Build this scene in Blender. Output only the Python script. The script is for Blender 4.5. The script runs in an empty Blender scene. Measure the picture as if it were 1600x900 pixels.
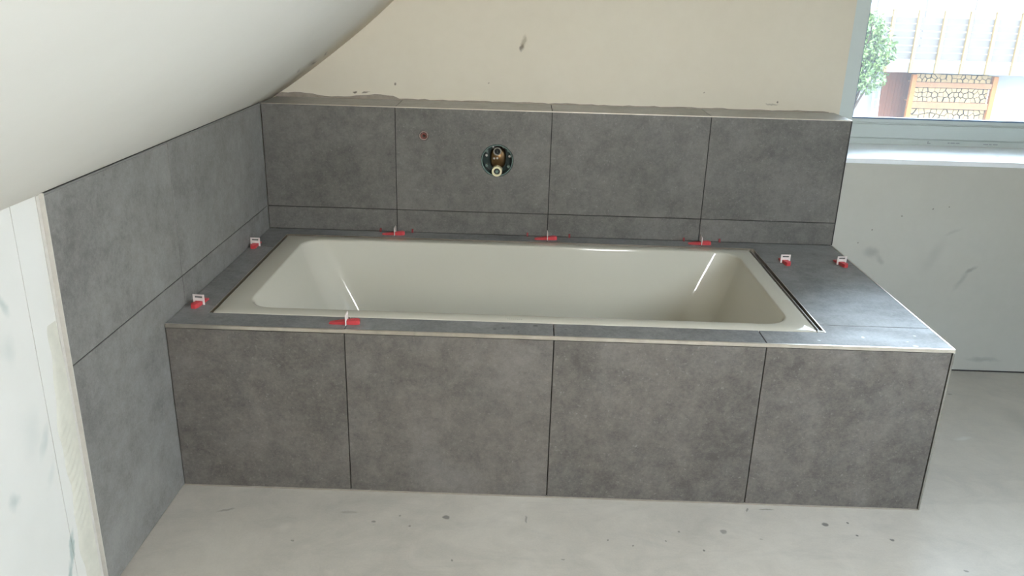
import bpy, bmesh, math, random
from mathutils import Vector, Matrix

R = random.Random(7)
S = bpy.context.scene
COL = S.collection

# ------------------------------------------------------------------ camera
cam_d = bpy.data.cameras.new('camera')
cam_d.sensor_width = 36.0
cam_d.lens = 1288.57 / 1600 * 36
cam_d.clip_end = 200
cam = bpy.data.objects.new('camera', cam_d)
COL.objects.link(cam)
YAW, PITCH, ROLL = -0.0099, -0.3471, -0.0289
fwd = Vector((math.sin(YAW) * math.cos(PITCH), math.cos(YAW) * math.cos(PITCH), math.sin(PITCH)))
rgt0 = Vector((math.cos(YAW), -math.sin(YAW), 0))
dwn0 = -(rgt0.cross(fwd))
rgt = math.cos(ROLL) * rgt0 + math.sin(ROLL) * dwn0
dwn = -math.sin(ROLL) * rgt0 + math.cos(ROLL) * dwn0
m = Matrix((rgt, -dwn, -fwd)).transposed().to_4x4()
m.translation = Vector((1.0087, -2.1541, 1.4553))
cam.matrix_world = m
S.camera = cam

# ------------------------------------------------------------------ world, exposure, light
S.view_settings.view_transform = 'Standard'
S.view_settings.look = 'None'
S.view_settings.gamma = 1.0
S.view_settings.exposure = 0.17
S.view_settings.use_curve_mapping = False
S.cycles.max_bounces = 10
S.cycles.diffuse_bounces = 6
S.cycles.sample_clamp_indirect = 6.0

SKY = 25.0
world = bpy.data.worlds.new('overcast_sky')
S.world = world
world.use_nodes = True
wn = world.node_tree
wn.nodes.clear()
wo = wn.nodes.new('ShaderNodeOutputWorld')
wb = wn.nodes.new('ShaderNodeBackground')
wc = wn.nodes.new('ShaderNodeTexCoord')
wx = wn.nodes.new('ShaderNodeSeparateXYZ')
wr = wn.nodes.new('ShaderNodeValToRGB')
wr.color_ramp.elements[0].position = 0.0
wr.color_ramp.elements[0].color = (0.82, 0.915, 1.0, 1)
wr.color_ramp.elements[1].position = 0.8
wr.color_ramp.elements[1].color = (0.58, 0.77, 1.0, 1)
wn.links.new(wc.outputs['Generated'], wx.inputs[0])
wn.links.new(wx.outputs['Z'], wr.inputs[0])
wn.links.new(wr.outputs[0], wb.inputs[0])
wb.inputs[1].default_value = SKY
wn.links.new(wb.outputs[0], wo.inputs[0])


def area_light(name, loc, size, direction, power, color, spread=180):
    d = bpy.data.lights.new(name, 'AREA')
    d.shape = 'RECTANGLE'
    d.size, d.size_y = size
    d.energy = power
    d.color = color
    d.spread = math.radians(spread)     # narrowed beam, shapes the falloff on the walls
    o = bpy.data.objects.new(name, d)
    o.location = loc
    o.rotation_euler = Vector(direction).to_track_quat('-Z', 'Z').to_euler()
    COL.objects.link(o)
    return o


# added lamps brighten the room, through unseen assumed openings in slope and gable
area_light('fill_light_slope', (3.93, -2.25, 2.15), (1.5, 1.3), (-0.652, 0, -0.758), 35, (1.0, 0.965, 0.89), 102)
area_light('fill_light_rear', (1.85, -4.02, 1.89), (0.44, 0.90), (-0.26, 1, -0.10), 7.4, (1.0, 0.94, 0.83), 62)
p = bpy.data.lights.new('sky_portal', 'AREA')
p.shape = 'RECTANGLE'
p.size, p.size_y = 1.4, 1.1
p.cycles.is_portal = True
po = bpy.data.objects.new('sky_portal', p)
po.location = (3.08, 1.47, 1.52)
po.rotation_euler = Vector((0, -1, 0)).to_track_quat('-Z', 'Z').to_euler()
COL.objects.link(po)


# ------------------------------------------------------------------ node helpers
def srgb(r, g, b):
    f = lambda c: (c / 255 / 12.92) if c / 255 <= 0.04045 else ((c / 255 + 0.055) / 1.055) ** 2.4
    return (f(r), f(g), f(b), 1)


class NT:
    def __init__(self, name):
        self.m = bpy.data.materials.new(name)
        self.m.use_nodes = True
        self.t = self.m.node_tree
        self.b = self.t.nodes['Principled BSDF']
        self.pos = self.n('ShaderNodeNewGeometry').outputs['Position']

    def n(self, kind, **kw):
        x = self.t.nodes.new(kind)
        for k, v in kw.items():
            setattr(x, k, v)
        return x

    def l(self, a, b):
        self.t.links.new(a, b)

    def noise(self, scale, detail=4, rough=0.6, vec=None, stretch=None, distort=0.0):
        x = self.n('ShaderNodeTexNoise')
        x.inputs['Scale'].default_value = scale
        x.inputs['Detail'].default_value = detail
        x.inputs['Roughness'].default_value = rough
        x.inputs['Distortion'].default_value = distort
        v = vec or self.pos
        if stretch:
            mp = self.n('ShaderNodeMapping')
            mp.inputs['Scale'].default_value = stretch[0]
            mp.inputs['Rotation'].default_value = stretch[1]
            self.l(v, mp.inputs[0])
            v = mp.outputs[0]
        self.l(v, x.inputs['Vector'])
        return x.outputs['Fac']

    def ramp(self, fac, stops):
        x = self.n('ShaderNodeValToRGB')
        e = x.color_ramp.elements
        while len(e) < len(stops):
            e.new(0.5)
        for i, (p_, c) in enumerate(stops):
            e[i].position = p_
            e[i].color = c if not isinstance(c, (int, float)) else (c, c, c, 1)
        self.l(fac, x.inputs[0])
        return x.outputs[0]

    def mix(self, fac, a, b, blend='MIX'):
        x = self.n('ShaderNodeMix', data_type='RGBA', blend_type=blend)
        for s, v in ((x.inputs[0], fac), (x.inputs[6], a), (x.inputs[7], b)):
            if hasattr(v, 'is_output'):
                self.l(v, s)
            else:
                s.default_value = v
        return x.outputs[2]

    def math(self, op, a, b=0.0):
        x = self.n('ShaderNodeMath', operation=op)
        for s, v in ((x.inputs[0], a), (x.inputs[1], b)):
            if hasattr(v, 'is_output'):
                self.l(v, s)
            else:
                s.default_value = v
        return x.outputs[0]

    def wobble(self, scale, amount):
        x = self.n('ShaderNodeTexNoise')
        x.inputs['Scale'].default_value = scale
        x.inputs['Detail'].default_value = 3
        self.l(self.pos, x.inputs['Vector'])
        a = self.n('ShaderNodeVectorMath', operation='SUBTRACT')
        a.inputs[1].default_value = (0.5, 0.5, 0.5)
        self.l(x.outputs['Color'], a.inputs[0])
        b = self.n('ShaderNodeVectorMath', operation='SCALE')
        b.inputs['Scale'].default_value = amount
        self.l(a.outputs[0], b.inputs[0])
        c = self.n('ShaderNodeVectorMath', operation='ADD')
        self.l(self.pos, c.inputs[0])
        self.l(b.outputs[0], c.inputs[1])
        return c.outputs[0]

    def spots(self, base, items, vec, soft=0.5):
        """stains: (centre xyz, radii xyz, rotation xyz, strength, colour[, softness])"""
        cur = base
        for it in items:
            c, rad, rot, st, colr = it[:5]
            sf = it[5] if len(it) > 5 else soft
            mp = self.n('ShaderNodeMapping', vector_type='TEXTURE')
            mp.inputs['Location'].default_value = c
            mp.inputs['Rotation'].default_value = rot
            mp.inputs['Scale'].default_value = rad
            self.l(vec, mp.inputs[0])
            ln = self.n('ShaderNodeVectorMath', operation='LENGTH')
            self.l(mp.outputs[0], ln.inputs[0])
            mr = self.n('ShaderNodeMapRange', interpolation_type='SMOOTHSTEP')
            mr.inputs[1].default_value = 1 - sf
            mr.inputs[2].default_value = 1.0
            mr.inputs[3].default_value = st
            mr.inputs[4].default_value = 0.0
            self.l(ln.outputs['Value'], mr.inputs[0])
            cur = self.mix(mr.outputs[0], cur, colr)
        return cur

    def bump(self, h, strength, dist=0.002):
        x = self.n('ShaderNodeBump')
        x.inputs['Strength'].default_value = strength
        x.inputs['Distance'].default_value = dist
        self.l(h, x.inputs['Height'])
        self.l(x.outputs[0], self.b.inputs['Normal'])

    def set(self, color=None, rough=None, metal=None, spec=None):
        for k, v in (('Base Color', color), ('Roughness', rough), ('Metallic', metal), ('Specular IOR Level', spec)):
            if v is None:
                continue
            if hasattr(v, 'is_output'):
                self.l(v, self.b.inputs[k])
            else:
                self.b.inputs[k].default_value = v
        return self


def plain(name, color, rough=0.5, metal=0.0, spec=0.5, grain=0.06, scale=60):
    t = NT(name)
    f = t.noise(scale, 3)
    d = tuple(c * (1 - grain) for c in color[:3]) + (1,)
    u = tuple(min(1, c * (1 + grain)) for c in color[:3]) + (1,)
    t.set(t.ramp(f, [(0.3, d), (0.7, u)]), rough, metal, spec)
    return t.m


def tile_material(name, lo, hi, rough=(0.38, 0.55), dust=0.0, spec=0.5, streak=None, specks=None):
    t = NT(name)
    oi = t.n('ShaderNodeObjectInfo')
    off = t.n('ShaderNodeVectorMath', operation='ADD')
    sc = t.n('ShaderNodeVectorMath', operation='SCALE')
    sc.inputs['Scale'].default_value = 13.0
    cb = t.n('ShaderNodeCombineXYZ')
    for i in range(3):
        t.l(oi.outputs['Random'], cb.inputs[i])
    t.l(cb.outputs[0], sc.inputs[0])
    t.l(t.pos, off.inputs[0])
    t.l(sc.outputs[0], off.inputs[1])
    v = off.outputs[0]
    big = t.noise(3.2, 5, 0.62, v)
    mid = t.noise(22, 5, 0.7, v)
    fine = t.noise(420, 2, 0.6, v)
    weave = t.noise(160, 2, 0.6, v, stretch=((1, 1, 3.2), (0, 0, 0)))
    s = t.math('ADD', t.math('MULTIPLY', big, 0.34), t.math('MULTIPLY', mid, 0.30))
    s = t.math('ADD', s, t.math('MULTIPLY', t.noise(110, 4, 0.75, v), 0.24))
    s = t.math('ADD', s, t.math('MULTIPLY', weave, 0.12))
    s = t.math('ADD', s, t.math('MULTIPLY', t.math('SUBTRACT', oi.outputs['Random'], 0.5), 0.04))
    col = t.ramp(s, [(0.40, lo), (0.5, tuple((a + b) / 2 for a, b in zip(lo, hi))), (0.61, hi)])
    # pale mineral flecks
    fl = t.noise(95, 3, 0.75, v)
    col = t.mix(t.ramp(fl, [(0.60, 0.0), (0.76, 0.34)]), col, srgb(166, 163, 157))
    if dust:
        dn = t.noise(4.5, 4, 0.6, v, stretch=((1, 0.55, 1), (0.5, 0.3, 0.6)), distort=1.2)
        col = t.mix(t.ramp(dn, [(0.45, 0.0), (0.75, dust)]), col, srgb(176, 174, 168))
    if specks:
        col = t.spots(col, specks, t.wobble(90, 0.008))
    rn = t.noise(7, 4, 0.6, v, stretch=streak)
    t.set(col, t.ramp(rn, [(0.3, rough[0]), (0.7, rough[1])]), 0.0, spec)
    t.bump(t.math('ADD', fine, t.math('MULTIPLY', mid, 0.6)), 0.10, 0.001)
    return t.m


M = {}
PALE, DARK = srgb(206, 206, 202), srgb(58, 56, 54)
DECK_SPECKS = [((2.01, 0.071, 0), (0.006, 0.008, 99), (0, 0, 0), 0.8, PALE), ((2.17, 0.094, 0), (0.005, 0.006, 99), (0, 0, 0), 0.7, PALE),
               ((2.14, 0.019, 0), (0.010, 0.008, 99), (0, 0, 0), 0.9, PALE), ((1.872, 0.037, 0), (0.005, 0.005, 99), (0, 0, 0), 0.7, PALE),
               ((2.13, 0.05, 0), (0.004, 0.004, 99), (0, 0, 0), 0.6, PALE),
               ((0.94, 0.043, 0), (0.007, 0.006, 99), (0, 0, 0), 0.7, DARK), ((0.965, 0.052, 0), (0.006, 0.007, 99), (0, 0, 0), 0.7, DARK),
               ((1.058, 0.077, 0), (0.010, 0.007, 99), (0, 0, 0), 0.7, DARK), ((1.146, 0.056, 0), (0.006, 0.006, 99), (0, 0, 0), 0.5, DARK),
               ((1.01, 0.03, 0), (0.003, 0.008, 99), (0, 0, 0), 0.5, DARK)]
M['tile_front'] = tile_material('grey_stoneware_front', srgb(79, 74, 69), srgb(117, 110, 102), (0.45, 0.6), 0.10)  # one stoneware
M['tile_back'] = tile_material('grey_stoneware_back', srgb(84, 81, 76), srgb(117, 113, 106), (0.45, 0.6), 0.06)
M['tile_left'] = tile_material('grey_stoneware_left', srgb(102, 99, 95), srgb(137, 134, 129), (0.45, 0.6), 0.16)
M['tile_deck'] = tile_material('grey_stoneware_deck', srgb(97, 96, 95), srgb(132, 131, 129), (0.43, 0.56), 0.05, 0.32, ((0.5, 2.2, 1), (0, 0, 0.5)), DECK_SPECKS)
M['tile_ledge_lit'] = tile_material('grey_stoneware_ledge_lit', srgb(142, 140, 134), srgb(174, 171, 165), (0.36, 0.48), 0.05, 0.6)  # same tile, lightened to paint in the wall's reflection on the ledge
M['core'] = plain('tile_backer', srgb(52, 50, 47), 0.9)
M['grout'] = plain('dark_joint', srgb(38, 36, 34), 0.9)
M['steel'] = plain('brushed_steel', srgb(214, 206, 194), 0.32, 1.0, grain=0.1, scale=25)
M['steel_dull'] = plain('dull_steel', srgb(150, 146, 138), 0.45, 0.8)
M['trim_grey'] = plain('grey_profile', srgb(128, 127, 122), 0.5)
M['dark_metal'] = plain('dark_edge', srgb(60, 58, 56), 0.5, 0.5)
M['beige_trim'] = plain('beige_profile', srgb(200, 194, 184), 0.5)
M['enamel'] = plain('white_enamel', srgb(190, 185, 170), 0.07, 0.0, 0.6, grain=0.008, scale=3)
M['logo'] = plain('grey_lettering', srgb(120, 120, 118), 0.5)
M['red'] = plain('red_plastic', srgb(194, 66, 70), 0.4)
M['dark_red'] = plain('dull_red_plastic', srgb(132, 48, 50), 0.5)
M['clipwhite'] = plain('clear_white_plastic', srgb(226, 216, 210), 0.35)
M['green'] = plain('dark_green_plastic', srgb(28, 52, 48), 0.35)
M['palegreen'] = plain('pale_green_plastic', srgb(104, 124, 116), 0.4)
M['brass'] = plain('brass', srgb(112, 88, 60), 0.3, 0.9)
M['copper'] = plain('red_brass', srgb(128, 78, 70), 0.35, 0.6)
M['sleeve'] = plain('pinkish_sleeve', srgb(158, 140, 132), 0.45)
M['ivory'] = plain('ivory_plastic', srgb(226, 216, 180), 0.35)
M['black'] = plain('black_hole', srgb(18, 18, 18), 0.7)
M['chrome'] = plain('chrome', srgb(220, 220, 220), 0.15, 1.0)


def wall_back_material(name, lo, hi):
    t = NT(name)
    n1 = t.noise(1.6, 5, 0.6)
    n2 = t.noise(24, 4, 0.6)
    c = t.ramp(t.math('ADD', t.math('MULTIPLY', n1, 0.75), t.math('MULTIPLY', n2, 0.25)),
               [(0.3, lo), (0.7, hi)])
    w = t.wobble(28, 0.025)
    B = 1000.0
    dk, sm = srgb(92, 80, 70), srgb(128, 122, 118)
    st = [((0.992, 1.22, 1.262), (0.012, B, 0.034), (0, 0.12, 0), 0.62, srgb(150, 136, 112), 0.75),
          ((0.988, 1.22, 1.243), (0.009, B, 0.018), (0, 0.3, 0), 0.7, dk, 0.7),
          ((0.483, 1.22, 1.090), (0.006, B, 0.006), (0, 0, 0), 0.7, dk),
          ((0.317, 1.22, 1.052), (0.009, B, 0.006), (0, 0, 0), 0.85, dk),
          ((0.364, 1.22, 1.049), (0.022, B, 0.005), (0, -0.1, 0), 0.7, dk),
          ((2.015, 1.22, 1.062), (0.006, B, 0.006), (0, 0, 0), 0.7, dk),
          ((1.995, 1.22, 1.052), (0.03, B, 0.004), (0, 0, 0), 0.35, dk),
          ((1.72, 1.22, 1.09), (0.004, B, 0.004), (0, 0, 0), 0.5, dk),
          ((0.86, 1.22, 1.10), (0.004, B, 0.004), (0, 0, 0), 0.5, dk),
          # below the window
          ((2.41, 1.025, 0.505), (0.045, B, 0.032), (0, 0.3, 0), 0.42, sm, 0.9),
          ((2.45, 1.025, 0.475), (0.020, B, 0.032), (0, -0.7, 0), 0.35, sm, 0.9),
          ((2.82, 1.025, 0.445), (0.036, B, 0.012), (0, -0.6, 0), 0.5, sm, 0.9),
          ((2.79, 1.025, 0.40), (0.018, B, 0.07), (0, 0.5, 0), 0.28, sm, 0.9),
          ((2.66, 1.025, 0.50), (0.04, B, 0.11), (0, 0.4, 0), 0.16, sm, 1.0),
          ((2.95, 1.025, 0.055), (0.10, B, 0.016), (0, 0, 0), 0.38, sm, 0.9),
          ((2.72, 1.025, 0.60), (0.05, B, 0.012), (0, -0.5, 0), 0.18, sm, 0.9),
          ((2.40, 1.025, 0.60), (0.004, B, 0.004), (0, 0, 0), 0.7, dk),
          ((2.50, 1.025, 0.66), (0.004, B, 0.004), (0, 0, 0), 0.7, dk),
          ((2.62, 1.025, 0.69), (0.005, B, 0.004), (0, 0, 0), 0.7, dk),
          ((2.68, 1.025, 0.70), (0.004, B, 0.004), (0, 0, 0), 0.7, dk),
          ((2.35, 1.025, 0.545), (0.004, B, 0.004), (0, 0, 0), 0.7, dk)]
    c = t.spots(c, st, w)
    t.set(c, 0.85, 0.0, 0.25)
    t.bump(t.noise(45, 4, 0.6), 0.12, 0.002)
    return t.m


def wall_left_material():
    t = NT('white_filler')
    n1 = t.noise(2.3, 5, 0.6)
    c = t.ramp(n1, [(0.3, srgb(216, 213, 204)), (0.7, srgb(225, 222, 214))])
    w = t.wobble(14, 0.05)
    B = 1000.0
    g, g2 = srgb(128, 152, 146), srgb(160, 172, 166)
    st = [((0, -0.650, 0.845), (B, 0.014, 0.045), (0.25, 0, 0), 0.38, g, 1.0),
          ((0, -0.665, 0.745), (B, 0.03, 0.05), (0.3, 0, 0), 0.25, g2, 1.0),
          ((0, -0.600, 0.505), (B, 0.016, 0.055), (-0.7, 0, 0), 0.35, g2, 1.0),
          ((0, -0.605, 0.42), (B, 0.02, 0.05), (-0.6, 0, 0), 0.2, g2, 1.0),
          ((0, -0.735, 0.44), (B, 0.02, 0.028), (0.4, 0, 0), 0.35, g, 1.0),
          ((0, -0.575, 0.205), (B, 0.012, 0.055), (-0.35, 0, 0), 0.62, g, 0.6),
          ((0, -0.598, 0.135), (B, 0.013, 0.06), (-0.05, 0, 0), 0.62, g, 0.6),
          ((0, -0.64, 0.55), (B, 0.05, 0.08), (0, 0, 0), 0.18, g2, 1.0)]
    c = t.spots(c, st, w)
    t.set(c, 0.85, 0.0, 0.25)
    t.bump(t.noise(30, 4, 0.6), 0.1, 0.002)
    return t.m


def ceiling_material():
    t = NT('white_ceiling_plaster')
    n1 = t.noise(1.8, 5, 0.55, stretch=((1, 0.6, 1), (0, 0, 0.4)))
    c = t.ramp(n1, [(0.3, srgb(226, 221, 211)), (0.7, srgb(234, 230, 220))])
    w = t.wobble(20, 0.03)
    sm = srgb(132, 124, 128)
    st = [((0.215, 0.99, 1.2), (0.030, 0.13, 1000), (0, 0, 0.25), 0.34, sm, 1.0),
          ((0.205, 1.04, 1.2), (0.010, 0.06, 1000), (0, 0, 0.2), 0.60, sm, 0.9),
          ((0.250, 1.05, 1.2), (0.007, 0.06, 1000), (0, 0, 0.3), 0.50, sm, 0.9),
          ((0.185, 0.90, 1.2), (0.008, 0.08, 1000), (0, 0, 0.3), 0.35, sm, 1.0),
          ((0.13, 1.06, 1.2), (0.035, 0.09, 1000), (0, 0, 0.5), 0.26, sm, 1.0)]
    c = t.spots(c, st, w)
    t.set(c, 0.85, 0.0, 0.2)
    t.bump(t.noise(6, 4, 0.6), 0.12, 0.01)
    return t.m


def floor_material():
    t = NT('grey_screed')
    a = t.noise(1.5, 6, 0.62, distort=0.8)
    b = t.noise(9, 6, 0.65, distort=1.0)
    f = t.noise(180, 3, 0.6)
    s = t.math('ADD', t.math('MULTIPLY', a, 0.55), t.math('MULTIPLY', b, 0.32))
    s = t.math('ADD', s, t.math('MULTIPLY', f, 0.13))
    c = t.ramp(s, [(0.32, srgb(160, 153, 142)), (0.5, srgb(178, 170, 157)), (0.68, srgb(193, 185, 172))])
    sw = t.noise(5, 5, 0.7, stretch=((0.55, 1.2, 1), (0, 0, 0.25)), distort=1.6)
    c = t.mix(t.ramp(sw, [(0.50, 0.0), (0.74, 0.26)]), c, srgb(140, 136, 128))
    c = t.mix(t.ramp(sw, [(0.26, 0.14), (0.42, 0.0)]), c, srgb(206, 201, 190))
    w = t.wobble(60, 0.012)
    d = srgb(74, 72, 68)
    B = 1000.0
    st = []
    for (x, y, rx, ry, k) in [(0.815, -0.118, .013, .012, .7), (0.609, -0.151, .008, .006, .6), (0.715, -0.166, .005, .005, .6),
                              (0.68, -0.12, .005, .005, .5), (1.049, -0.115, .004, .022, .5), (1.619, -0.142, .012, .012, .55),
                              (1.715, -0.03, .004, .014, .6), (1.775, -0.024, .028, .005, .5), (1.93, -0.09, .012, .012, .8),
                              (2.0, -0.078, .005, .005, .9), (2.007, -0.138, .006, .005, .9), (2.1, -0.153, .008, .006, .8),
                              (1.49, -0.147, .004, .005, .6), (1.445, -0.193, .004, .004, .8), (1.546, -0.23, .004, .004, .8),
                              (1.28, -0.2, .004, .004, .7), (1.35, -0.22, .004, .004, .7), (1.72, -0.17, .006, .006, .35),
                              (0.53, -0.11, .03, .008, .25), (2.72, 0.80, .012, .008, .5), (2.35, 0.30, .01, .006, .3),
                              (0.4, -0.25, .006, .005, .5), (0.17, -0.12, .03, .006, .4), (0.85, -0.31, .005, .005, .6),
                              (1.15, -0.29, .006, .004, .5), (2.25, -0.28, .007, .005, .6)]:
        st.append(((x, y, 0), (rx, ry, B), (0, 0, R.uniform(-.5, .5)), k, d, 0.5))
    st += [((0.36, -0.19, 0), (0.03, 0.03, B), (0, 0, 0.3), 0.4, srgb(198, 192, 180), 0.9),
           ((2.6, 0.45, 0), (0.05, 0.015, B), (0, 0, 0.3), 0.4, srgb(205, 205, 200), 0.9),
           ((2.9, 0.55, 0), (0.10, 0.30, B), (0, 0, 0.2), 0.25, srgb(112, 108, 100), 1.0)]
    c = t.spots(c, st, w)
    t.set(c, t.ramp(b, [(0.3, 0.32), (0.7, 0.46)]), 0.0, 0.5)
    t.bump(t.math('ADD', b, t.math('MULTIPLY', f, 0.3)), 0.14, 0.003)
    return t.m


M['wall_back'] = wall_back_material('cream_plaster', srgb(212, 202, 183), srgb(219, 210, 192))
M['wall_back_shaded'] = wall_back_material('cream_plaster_shaded', srgb(182, 179, 168), srgb(192, 189, 178))  # same plaster below the window, greyed to put its weaker light into colour
M['wall_left'] = wall_left_material()
M['ceiling'] = ceiling_material()
M['floor'] = floor_material()
M['wall_plain'] = plain('dark_unseen_wall', srgb(132, 128, 121), 0.85, 0, 0.25, 0.02, 5)  # unseen walls and slope, darkened to cut their bounce light
M['filler'] = plain('grey_filler', srgb(150, 140, 128), 0.9, 0, 0.2, 0.12, 40)
M['adhesive'] = plain('cream_tile_adhesive', srgb(206, 202, 187), 0.9, 0, 0.2, 0.05, 40)
M['pvc'] = plain('white_pvc', srgb(204, 211, 207), 0.35, 0, 0.5, 0.015, 8)
M['gasket'] = plain('grey_blue_gasket', srgb(104, 124, 148), 0.5)
M['print'] = plain('grey_print', srgb(150, 156, 160), 0.6)


def sill_material():
    t = NT('white_sill_board')
    c = t.ramp(t.noise(6, 5, 0.6), [(0.3, srgb(238, 242, 243)), (0.7, srgb(248, 250, 250))])
    w = t.wobble(40, 0.02)
    d = srgb(110, 120, 128)
    st = [((x, y, 0), (rx, ry, 1000), (0, 0, 0), k, d, 0.6) for (x, y, rx, ry, k) in
          [(2.52, 1.13, .010, .008, .4), (2.38, 1.12, .008, .006, .4), (2.60, 1.09, .006, .025, .35), (2.9, 1.16, .008, .008, .7),
           (2.78, 1.22, .05, .006, .2)]]
    t.set(t.spots(c, st, w), 0.3, 0, 0.5)
    return t.m


M['sill'] = sill_material()


def glass_material():
    t = NT('hazy_window_glass')
    nt = t.t
    nt.nodes.remove(t.b)
    out = nt.nodes['Material Output']
    tr = t.n('ShaderNodeBsdfTransparent')
    tr.inputs[0].default_value = (0.97, 0.985, 0.98, 1)
    gl = t.n('ShaderNodeBsdfGlossy')
    gl.inputs['Roughness'].default_value = 0.02
    tl = t.n('ShaderNodeBsdfTranslucent')
    tl.inputs[0].default_value = (0.95, 0.97, 1.0, 1)
    fr = t.n('ShaderNodeFresnel')
    fr.inputs[0].default_value = 1.45
    m1 = t.n('ShaderNodeMixShader')
    m2 = t.n('ShaderNodeMixShader')
    dn = t.noise(3, 4, 0.6)
    t.l(t.ramp(dn, [(0.3, GLASS_HAZE * 0.9), (0.7, GLASS_HAZE * 1.1)]), m1.inputs[0])
    t.l(tr.outputs[0], m1.inputs[1])
    t.l(tl.outputs[0], m1.inputs[2])
    t.l(fr.outputs[0], m2.inputs[0])
    t.l(m1.outputs[0], m2.inputs[1])
    t.l(gl.outputs[0], m2.inputs[2])
    t.l(m2.outputs[0], out.inputs[0])
    return t.m


GLASS_HAZE = 0.016  # milky share in the pane, imitates overexposed haze over the view
M['glass'] = glass_material()


# ------------------------------------------------------------------ mesh helpers
def box(bm, x0, x1, y0, y1, z0, z1, mi=0):
    v = [bm.verts.new((x, y, z)) for x in (x0, x1) for y in (y0, y1) for z in (z0, z1)]
    for q in ((0, 1, 3, 2), (4, 6, 7, 5), (0, 4, 5, 1), (2, 3, 7, 6), (0, 2, 6, 4), (1, 5, 7, 3)):
        f = bm.faces.new([v[i] for i in q])
        f.material_index = mi
    return v


def prism(bm, pts, axis, a, b, mi=0):
    """extrude a 2-D polygon along axis from a to b"""
    def P(p_, t_):
        if axis == 'z':
            return (p_[0], p_[1], t_)
        if axis == 'y':
            return (p_[0], t_, p_[1])
        return (t_, p_[0], p_[1])
    lo = [bm.verts.new(P(q, a)) for q in pts]
    hi = [bm.verts.new(P(q, b)) for q in pts]
    n = len(pts)
    fs = [bm.faces.new(lo[::-1]), bm.faces.new(hi)]
    for i in range(n):
        fs.append(bm.faces.new((lo[i], lo[(i + 1) % n], hi[(i + 1) % n], hi[i])))
    for f in fs:
        f.material_index = mi


def tube(bm, p0, p1, r0, r1=None, seg=24, caps=(True, True), mi=0, hole=0.0):
    """cylinder / cone frustum; hole > 0 gives a ring with wall thickness"""
    r1 = r0 if r1 is None else r1
    p0, p1 = Vector(p0), Vector(p1)
    d = (p1 - p0).normalized()
    u = d.orthogonal().normalized()
    w = d.cross(u)
    ring = lambda c, r: [bm.verts.new(c + r * (math.cos(2 * math.pi * k / seg) * u + math.sin(2 * math.pi * k / seg) * w)) for k in range(seg)]
    A, B_ = ring(p0, r0), ring(p1, r1)
    fs = []
    for k in range(seg):
        fs.append(bm.faces.new((A[k], A[(k + 1) % seg], B_[(k + 1) % seg], B_[k])))
    if hole:
        C_, D = ring(p0, hole), ring(p1, hole)
        for k in range(seg):
            j = (k + 1) % seg
            fs.append(bm.faces.new((C_[j], C_[k], D[k], D[j])))
            fs.append(bm.faces.new((A[j], A[k], C_[k], C_[j])))
            fs.append(bm.faces.new((B_[k], B_[j], D[j], D[k])))
    else:
        if caps[0]:
            fs.append(bm.faces.new(A[::-1]))
        if caps[1]:
            fs.append(bm.faces.new(B_))
    for f in fs:
        f.material_index = mi


def make(name, bm, mat, parent=None, smooth=False, bevel=0.0, loc=None, rot=None, seg=1):
    if bevel:
        bmesh.ops.bevel(bm, geom=list(bm.edges), offset=bevel, segments=seg, affect='EDGES', clamp_overlap=True)
    bmesh.ops.recalc_face_normals(bm, faces=bm.faces)
    me = bpy.data.meshes.new(name)
    bm.to_mesh(me)
    bm.free()
    for x in (mat if isinstance(mat, (list, tuple)) else [mat]):
        me.materials.append(x)
    if smooth:
        for f in me.polygons:
            f.use_smooth = True
    o = bpy.data.objects.new(name, me)
    COL.objects.link(o)
    if parent is not None:
        o.parent = parent
    if loc is not None:
        o.location = loc
    if rot is not None:
        o.rotation_euler = rot
    return o


def boxes(name, mat, lst, parent=None, bevel=0.0, **kw):
    bm = bmesh.new()
    for b in lst:
        box(bm, *b)
    return make(name, bm, mat, parent, bevel=bevel, **kw)


def empty(name, loc=(0, 0, 0), rot=(0, 0, 0)):
    o = bpy.data.objects.new(name, None)
    o.location = loc
    o.rotation_euler = rot
    o.empty_display_size = 0.05
    COL.objects.link(o)
    return o


def tag(o, label, cat, group=None):
    o['label'] = label
    o['category'] = cat
    if group:
        o['group'] = group
    return o


def struct(o, label=None):
    o['kind'] = 'structure'
    if label:
        o['label'] = label
    return o


def copy_thing(o, parent=None):
    c = o.copy()
    COL.objects.link(c)
    if parent is not None:
        c.parent = parent
    for ch in [x for x in bpy.data.objects if x.parent == o]:
        copy_thing(ch, c)
    return c


# ------------------------------------------------------------------ room numbers (metres)
H = 0.533            # tiled deck around the tub
D = 1.0135           # face of the tiles on the service wall
HT = 1.0252          # top of the tiled service wall
YB = 1.222           # plastered wall above the ledge
YW = 1.025           # plastered wall below the window
XR = 2.245           # right end of the tiling
JX = (0.513, 1.111, 1.714)
ZJ = 0.624
G = 0.0015           # half a joint

# ------------------------------------------------------------------ structure
boxes_floor = boxes('floor', M['floor'], [(-0.3, 5.3, -4.0, YW + 0.3, -0.15, 0.0)])
struct(boxes_floor, 'light grey screed floor with dark specks')

# back wall: plaster above the ledge, below the window, lintel and right pier
WX0, WX1, WZ1 = 2.268, 3.80, 2.05
wb_ = boxes('wall_back', [M['wall_back'], M['wall_back_shaded']], [
    (-0.3, WX0, YB, 1.55, 0.0, 3.4),
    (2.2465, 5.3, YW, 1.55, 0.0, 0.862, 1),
    (WX0, 5.3, YB, 1.55, WZ1, 3.4),
    (WX1, 5.3, YW, 1.55, 0.862, WZ1)])
struct(wb_, 'cream plastered wall behind the tiled ledge and around the window')

boxes('floor_gap', M['dark_metal'], [(2.247, 5.0, YW - 0.0012, YW + 0.001, 0.0, 0.0055)], wb_)['label'] = 'dark gap between plaster and floor'

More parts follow.
